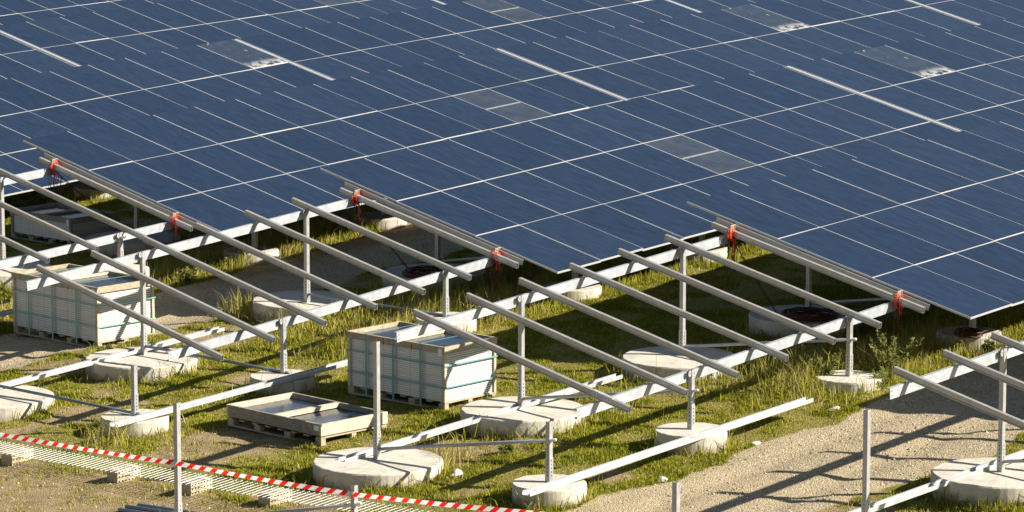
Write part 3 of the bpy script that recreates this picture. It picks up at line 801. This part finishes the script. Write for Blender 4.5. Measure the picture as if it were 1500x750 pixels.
# ------------------------------------------------------------------ barrier tape, welded mesh, hollow blocks, pipes
def barrier_tape():
    pts = [W(-10.72, 3.66, -.10), W(-10.86, -.93, .035), W(-10.83, -3.72, .075), W(-10.75, -8.2, .41)]
    m = mat('red_white_tape', (.8, .8, .8), .45); t = NT(m); tl = t.n('ShaderNodeBsdfTranslucent'); ms = t.n('ShaderNodeMixShader'); ms.inputs[0].default_value = .5
    uv = t.n('ShaderNodeAttribute', attribute_name='stripe').outputs['Fac']
    fr = t.math('FRACT', uv); st = t.math('GREATER_THAN', fr, .52)
    tc = t.mix(st, (.84, .82, .78), (.80, .022, .012))
    t.l(tc, t.b.inputs['Base Color']); t.l(tc, tl.inputs[0]); t.l(t.b.outputs[0], ms.inputs[1]); t.l(tl.outputs[0], ms.inputs[2])
    t.l(ms.outputs[0], t.t.nodes['Material Output'].inputs[0])
    V = []; F = []; A = []
    w = .064; L = 0; period = .222
    for a, b in zip(pts[:-1], pts[1:]):
        n = int((b - a).length / .02); d = (b - a) / n
        for i in range(n):
            tt = i / n; sag = -.025 * 4 * tt * (1 - tt) * ((b - a).length / 5.5)
            sag2 = -.025 * 4 * (tt + 1/n) * (1 - tt - 1/n) * ((b - a).length / 5.5)
            p = a + d * i + Vector((0, 0, sag)); q = a + d * (i + 1) + Vector((0, 0, sag2))
            f1 = .012 * math.sin((L) * 2.1); f2 = .012 * math.sin((L + d.length) * 2.1)
            o = len(V)
            V += [p + Vector((f1, 0, -w/2)), q + Vector((f2, 0, -w/2)), q + Vector((-f2, 0, w/2)), p + Vector((-f1, 0, w/2))]
            sh = -.075 / period
            A += [L / period, (L + d.length) / period, (L + d.length) / period + sh, L / period + sh]
            F.append((o, o+1, o+2, o+3)); L += d.length
    me = bpy.data.meshes.new('barrier_tape'); me.from_pydata(V, [], F); me.materials.append(m)
    at = me.attributes.new('stripe', 'FLOAT', 'POINT'); at.data.foreach_set('value', A)
    tag(link('barrier_tape', me), 'red and white striped barrier tape strung between posts across the lower left', 'tape')
    o = bpy.context.scene.objects['barrier_tape']
    return o
barrier_tape()

def mesh_panel(y0, y1, label):
    mb = MB(); xa, xb = -9.43, -8.97
    N = int((y1 - y0) * S / .105)
    def zz(x, y): return float(plane(x, y)) - .02
    for i in range(N + 1):
        y = y0 + (y1 - y0) * i / N
        a = W(xa, y, zz(xa, y)); b = W(xb, y, zz(xb, y))
        mb.tube([a, b, b + Vector((.004, 0, .085))], .0036, 6)
    for k in (0, .33, .66, 1.0):
        x = xa + (xb - xa) * k
        mb.tube([W(x, y0 + (y1 - y0) * i / 12, zz(x, y0 + (y1 - y0) * i / 12)) - Vector((0, 0, .012)) for i in range(13)], .0032, 5)
    for dz in (.045, .083):
        mb.tube([W(xb, y0 + (y1 - y0) * i / 12, zz(xb, y0 + (y1 - y0) * i / 12)) + Vector((.008, 0, dz)) for i in range(13)], .003, 5)
    o = mb.build('mesh_panel', M_WIRE, None)
    return tag(o, label, 'wire mesh')
mesh_panel(-3.6, .52, 'welded wire mesh panel lying on clay blocks under the striped tape, right of the post')
mesh_panel(.54, 6.0, 'welded wire mesh panel lying on clay blocks at the left edge under the striped tape')

def hollow_block(x, y, label, rot):
    root = thing('hollow_block', label, 'clay block', WG(x, y, -.01), 'clay blocks under the wire mesh', rot)
    lx, ly, hz = .46, .24, .205
    mb = MB(); mb.box((0, 0, 0), (lx, ly, hz))
    rows = 3; cols = 7
    for i in range(cols):
        for j in range(rows):
            cx = .035 + i * (lx - .07) / (cols - 1); cz = .035 + j * (hz - .07) / (rows - 1)
            for yy, s_ in ((-.001, 1), (ly + .001, -1)):
                mb.extrude([(math.cos(k*PI/4)*.016, math.sin(k*PI/4)*.016) for k in range(8)], (cx, yy, cz), (cx, yy + .0008*s_, cz), (1,0,0), (0,0,1), 1)
    mb.build('body', [M_BRICK, M_HOLE], root)
    BOXES.append((x + .19, y + .1, .19, .1))
for x, y, l, r in ((-9.25, 3.80, 'clay block at the left edge under the mesh, leftmost of the row', .05), (-9.30, 1.78, 'second clay block from the left under the mesh, with its holes showing', -.06),
                (-9.27, .50, 'clay block under the mesh just right of the tall post', .04), (-9.19, -.78, 'rightmost clay block under the mesh at the bottom edge', .0)):
    hollow_block(x, y, l, r)
for i, (x, y, dz, lab) in enumerate(((-9.95, .72, .03, 'topmost of the dark grey pipes lying at the bottom left'), (-10.08, .80, .03, 'middle one of the dark grey pipes lying at the bottom left'), (-10.22, .78, .03, 'lowest of the dark grey pipes lying at the bottom left'))):
    mb = MB(); a = WG(x, y, dz); b = WG(x + .12, y - 3.6, dz)
    mb.tube([Vector((0,0,0)), b - a], .032, 12)
    o = mb.build('metal_pipe', M_PIPE, None, a, smooth=False); tag(o, lab, 'pipe', 'dark pipes on the ground')

# ------------------------------------------------------------------ red cables
def cable_bundle(x, y, z, label, drop, seed, to=None):
    """coil hung over the purlin and loose rail with strands hanging to the ground; survey units"""
    R = random.Random(seed); c = W(x, y, z)
    root = thing('cable_bundle', label, 'red cables', c, 'red cable bundles tied at the panel edges')
    mb = MB()
    for k in range(9):
        o = Vector((R.uniform(-.045, .045), R.uniform(-.05, .05), R.uniform(-.02, .02))); r1 = R.uniform(.035, .065); r2 = R.uniform(.06, .105); tw = R.uniform(-.5, .5); az = R.uniform(-.6, .6)
        pts = []
        for i in range(19):
            a = 2*PI*i/18
            p = Vector((math.cos(a)*r1*math.cos(az) , math.cos(a)*r1*math.sin(az), math.sin(a)*r2 - .02 + .3*tw*math.cos(a)*r1)) + o
            pts.append(p)
        mb.tube(pts, .0072, 6, caps=False)
    mb.build('coil', M_CABLE, root, smooth=True)
    mb = MB()
    for k in range(3):
        pts = [Vector((-.1 + .03*k, -.04, .02)), Vector((-.05 + .03*k, -.02, .14)), Vector((.06 + .03*k, .02, .13)), Vector((.12 + .03*k, .04, -.02))]
        mb.tube(pts, .008, 6)
    mb.build('tie', M_TIE, root, smooth=True)
    mb = MB()
    for k in range(8):
        x0 = Vector((R.uniform(-.10, .10), R.uniform(-.05, .05), -.05)); ln = drop * R.uniform(.45, 1.) * S
        pts = [x0 + Vector((R.uniform(-.03, .03) + .02*math.sin(q), R.uniform(-.02, .02), -ln*q/7)) for q in range(8)]
        if k % 3 == 0: pts += [pts[-1] + Vector((.06, .02, .05)), pts[-1] + Vector((.10, .03, .18)), pts[-1] + Vector((.09, 0, .35))]
        mb.tube(pts, .0052, 5)
    mb.build('hanging_strands', M_CABLE_SHADED if to is None else M_CABLE_SHADED, root, smooth=True)
    mb = MB()
    for k in range(2):
        x0 = Vector((R.uniform(-.06, .06), -.05, -.08)); ln = drop * R.uniform(.25, .5) * S
        mb.tube([x0 + Vector((R.uniform(-.012, .012), R.uniform(-.012, .012), -ln*q/5)) for q in range(6)], .006, 5)
    mb.build('short_strands', M_CABLE, root, smooth=True)
    if to is not None:
        mb = MB(); b = W(*to) - c
        for k in range(3):
            j = Vector((R.uniform(-.05, .05), R.uniform(-.05, .05), 0))
            mb.tube([Vector((.02*k, 0, -.1)) + (b + j) * t_ + Vector((0, 0, .12*4*t_*(1-t_)*(-.4))) for t_ in [i/8 for i in range(9)]], .005, 5)
        mb.build('cable_run', M_CABLE_SHADED, root, smooth=True)
    return root
def cable_coil(x, y, z, r, label, seed):
    R = random.Random(seed); mb = MB()
    for k in range(16):
        rr = r * S * R.uniform(.55, 1.); o = Vector((R.uniform(-.04, .04), R.uniform(-.04, .04), .012 + .10 * R.random()))
        mb.tube([Vector((math.cos(2*PI*i/24)*rr, math.sin(2*PI*i/24)*rr*R.uniform(.97, 1.03), .012*math.sin(i*1.3 + k))) + o for i in range(25)], .010, 5, caps=False)
    o = mb.build('cable_coil', M_CABLE_SHADED, None, W(x, y, z), smooth=True)
    return tag(o, label, 'cable coil', 'cable coils left on footings')
zc = .10
cable_bundle(-.17, -.93, 1.50, 'red cable bundle at the upper end of the loose rail by the frontmost table', .72, 1, (1.0, -1.1, .05))
cable_bundle(-.13, -3.70, .88, 'lower red cable bundle on the frontmost table, hanging above the bushy weed', .50, 2)
cable_bundle(.06, 6.38, 1.29, 'red cable bundle at the upper end of the loose rail by the middle table', .70, 3, (1.25, 6.2, .0))
cable_bundle(.10, 3.60, .68, 'lower red cable bundle on the middle table, hanging over tall grass', .52, 4)
cable_bundle(.20, 13.30, 1.15, 'red cable bundle at the upper end of the loose rail by the left table', .60, 5, (1.75, 13.0, -.1))
cable_bundle(.22, 10.50, .52, 'red cable bundle at the lower end of the loose rail by the left table', .42, 6)
cable_coil(1.38, -1.15, float(plane(1.75, -.868)) - .02, .40, 'shade-darkened red cable coil on the shaded large footing below the frontmost table', 1)
cable_coil(1.55, 6.22, float(plane(1.96, 6.417)) - .02, .42, 'shade-darkened red cable coil on the shaded large footing under the middle table', 2)
cable_coil(1.30, -3.9, float(plane(1.75, -3.66)) - .02, .20, 'small shade-darkened cable coil on the small footing under the frontmost table corner', 3)

# ------------------------------------------------------------------ stones and rubble
def rock(x, y, r, label, seed, flat=.6, group='white stones on the grass'):
    R = random.Random(seed); mb = MB(); n, m = 10, 6; V = []; F = []
    ph = [R.uniform(0, 6) for _ in range(6)]
    for j in range(m + 1):
        t_ = PI * j / m
        for i in range(n):
            a = 2*PI*i/n; k = r * (1 + .22*math.sin(2*a+ph[0])*math.sin(t_) + .15*math.sin(3*t_+ph[1]+a) + R.uniform(-.10, .10))
            V.append((math.sin(t_)*math.cos(a)*k, math.sin(t_)*math.sin(a)*k*.8, math.cos(t_)*k*flat))
    F = [(j*n+i, j*n+(i+1)%n, (j+1)*n+(i+1)%n, (j+1)*n+i) for j in range(m) for i in range(n)]
    mb.add(V, F); o = mb.build('stone', M_STONE, None, WG(x, y) + Vector((0, 0, r*flat*.45)))
    return tag(o, label, 'stone', group)
rock(-7.0, -1.86, .105, 'pale stone on the grass right of the large footing near the braced posts', 1)
rock(-6.0, -4.30, .10, 'pale stone at the gravel edge just left of the post stub', 2, .4)
rock(-4.05, -4.26, .085, 'flat pale stone at the gravel edge below the lying beam', 3, .35)
rock(-2.2, -4.15, .12, 'broad flat pale stone at the grass edge of the gravel track', 4, .25)
rock(-7.9, -4.55, .10, 'flat pale stone beside the frontmost small footing', 5, .3)
R_ = random.Random(5)
mbr = MB()
for k in range(46):      # broken concrete spilt beside a footing
    a, d = R_.uniform(0, 2*PI), abs(R_.gauss(0, .16)); x, y = -3.55 + math.cos(a)*d*1.3, -1.25 + math.sin(a)*d
    p = WG(x, y) - WG(-3.55, -1.25); s_ = R_.uniform(.015, .055)
    mbr.box((-s_, -s_*.7, -.01), (s_, s_*.7, s_*.9), 0, Matrix.Rotation(R_.uniform(0, 3), 3, 'Z') @ Matrix.Rotation(R_.uniform(-.5, .5), 3, 'X'), p)
tag(mbr.build('rubble', M_STONE, None, WG(-3.55, -1.25)), 'patch of broken pale concrete rubble by the end of the lower purlin', 'rubble', None, 'stuff')

# ------------------------------------------------------------------ single weeds
def weed(x, y, h, spread, stems, leaf, label, seed, tint=(.3, .9)):
    R = np.random.default_rng(seed); V = []; F = []; T = []
    def quad(p, d, s_, w, t_):
        o = len(V); q = np.cross(d, s_); nq = np.linalg.norm(q); q = q / nq if nq > 1e-6 else np.array([1., 0, 0])
        L_ = np.linalg.norm(d)
        V.extend([p, p + d*.5 + q*w, p + d, p + d*.5 - q*w]); F.append((o, o+1, o+2, o+3)); T.extend([t_]*4)
    for s_ in range(stems):
        az = R.uniform(0, 2*PI); tilt = R.uniform(.02, spread); H = h * R.uniform(.55, 1)
        b = np.array([R.normal(0, .05), R.normal(0, .05), 0]); dirx = np.array([math.cos(az)*tilt, math.sin(az)*tilt, 1.]); dirx /= np.linalg.norm(dirx)
        bend = np.array([math.cos(az), math.sin(az), -.2]) * .18 * H
        n = 12; P = [b + dirx*H*i/n + bend*(i/n)**2 for i in range(n+1)]
        for a, c in zip(P[:-1], P[1:]): quad(a, c - a, np.array([-math.sin(az), math.cos(az), 0]), .0045, R.uniform(.4, .8)); quad(a, c - a, np.array([math.cos(az), math.sin(az), .1]), .0045, .6)
        for i in range(2, n+1):
            for k in range(leaf):
                a2 = R.uniform(0, 2*PI); ll = R.uniform(.05, .13) * (1.15 - .6*i/n)
                d = np.array([math.cos(a2), math.sin(a2), R.uniform(.2, .9)]) * ll
                quad(P[i], d, R.normal(0, 1, 3), ll*R.uniform(.12, .24), R.uniform(*tint))
        for k in range(7):      # seed head
            d = R.normal(0, 1, 3)*.02 + dirx*.05; quad(P[-1] - dirx*.02*k, d, R.normal(0, 1, 3), .006, R.uniform(.75, 1))
    me = bpy.data.meshes.new('weed'); me.from_pydata([tuple(v) for v in V], [], F); me.materials.append(M_WEED)
    a = me.attributes.new('tint', 'FLOAT', 'POINT'); a.data.foreach_set('value', np.clip(np.array(T), 0, 1))
    return tag(link('weed', me, None, WG(x, y, -.01)), label, 'weed', 'single weeds')
weed(-.55, -3.90, .85, .55, 20, 4, 'bushy weed right of the short post, in front of the dark shade under the panels', 1)
weed(-1.30, -3.35, .52, .45, 9, 3, 'weed growing behind the short post on its small footing', 2)
weed(-1.0, -4.05, .32, .6, 9, 4, 'low weed hanging over the right rim of the small footing at right', 3)
weed(1.30, -4.22, .42, .45, 8, 3, 'weed in front of the footing under the front corner of the panels', 4)
weed(-.62, 3.35, .55, .35, 9, 1, 'tall straw grass tuft right of the big crate, behind the purlin', 5, (.6, 1))
weed(-.10, 3.95, .50, .45, 9, 1, 'grass tuft with seed heads under the lower cable bundle of the middle table', 6, (.5, 1))
weed(-1.75, 7.55, .50, .45, 9, 1, 'dry pale grass tuft at the edge of the gravel left of the middle footing', 7, (.7, 1))
weed(.2, 10.2, .45, .45, 9, 3, 'green weed at the far edge of the gravel track under the left rack', 8)
weed(-4.35, 7.25, .30, .6, 14, 3, 'small spiky green weed in front of the left crate', 9, (.2, .7))
weed(-5.9, -1.75, .22, .7, 10, 2, 'small grass tuft at the foot of the large footing beside the lying beam', 10, (.2, .7))
weed(1.1, 10.35, .45, .4, 9, 3, 'weed with seed heads beside the concrete under the left rack', 11, (.4, 1))

make_grass()
make_stones()

# ------------------------------------------------------------------ light
sd = Vector((.88, -1.36, 1.0)).normalized()
el = math.asin(sd.z); rot = math.atan2(sd.x, sd.y)
w = bpy.data.worlds.new('World'); scene.world = w; w.use_nodes = True
nt = w.node_tree; sky = nt.nodes.new('ShaderNodeTexSky'); sky.sky_type = 'NISHITA'; sky.sun_disc = False
sky.sun_elevation = el; sky.sun_rotation = rot; sky.air_density = 1.0; sky.dust_density = 1.0; sky.ozone_density = 1.2
bg = nt.nodes['Background']; bg.inputs[1].default_value = .040; nt.links.new(sky.outputs[0], bg.inputs[0])
sun = bpy.data.objects.new('sun', bpy.data.lights.new('sun', 'SUN')); COL.objects.link(sun)
sun.data.energy = 5.0; sun.data.angle = math.radians(.5); sun.data.color = (1.0, .94, .84)
sun.rotation_euler = sd.to_track_quat('Z', 'Y').to_euler()
scene.view_settings.view_transform = 'Standard'; scene.view_settings.look = 'None'
scene.view_settings.exposure = 1.12; scene.view_settings.gamma = 1.0
scene.render.engine = 'CYCLES'
scene.render.resolution_x = 1024; scene.render.resolution_y = 512
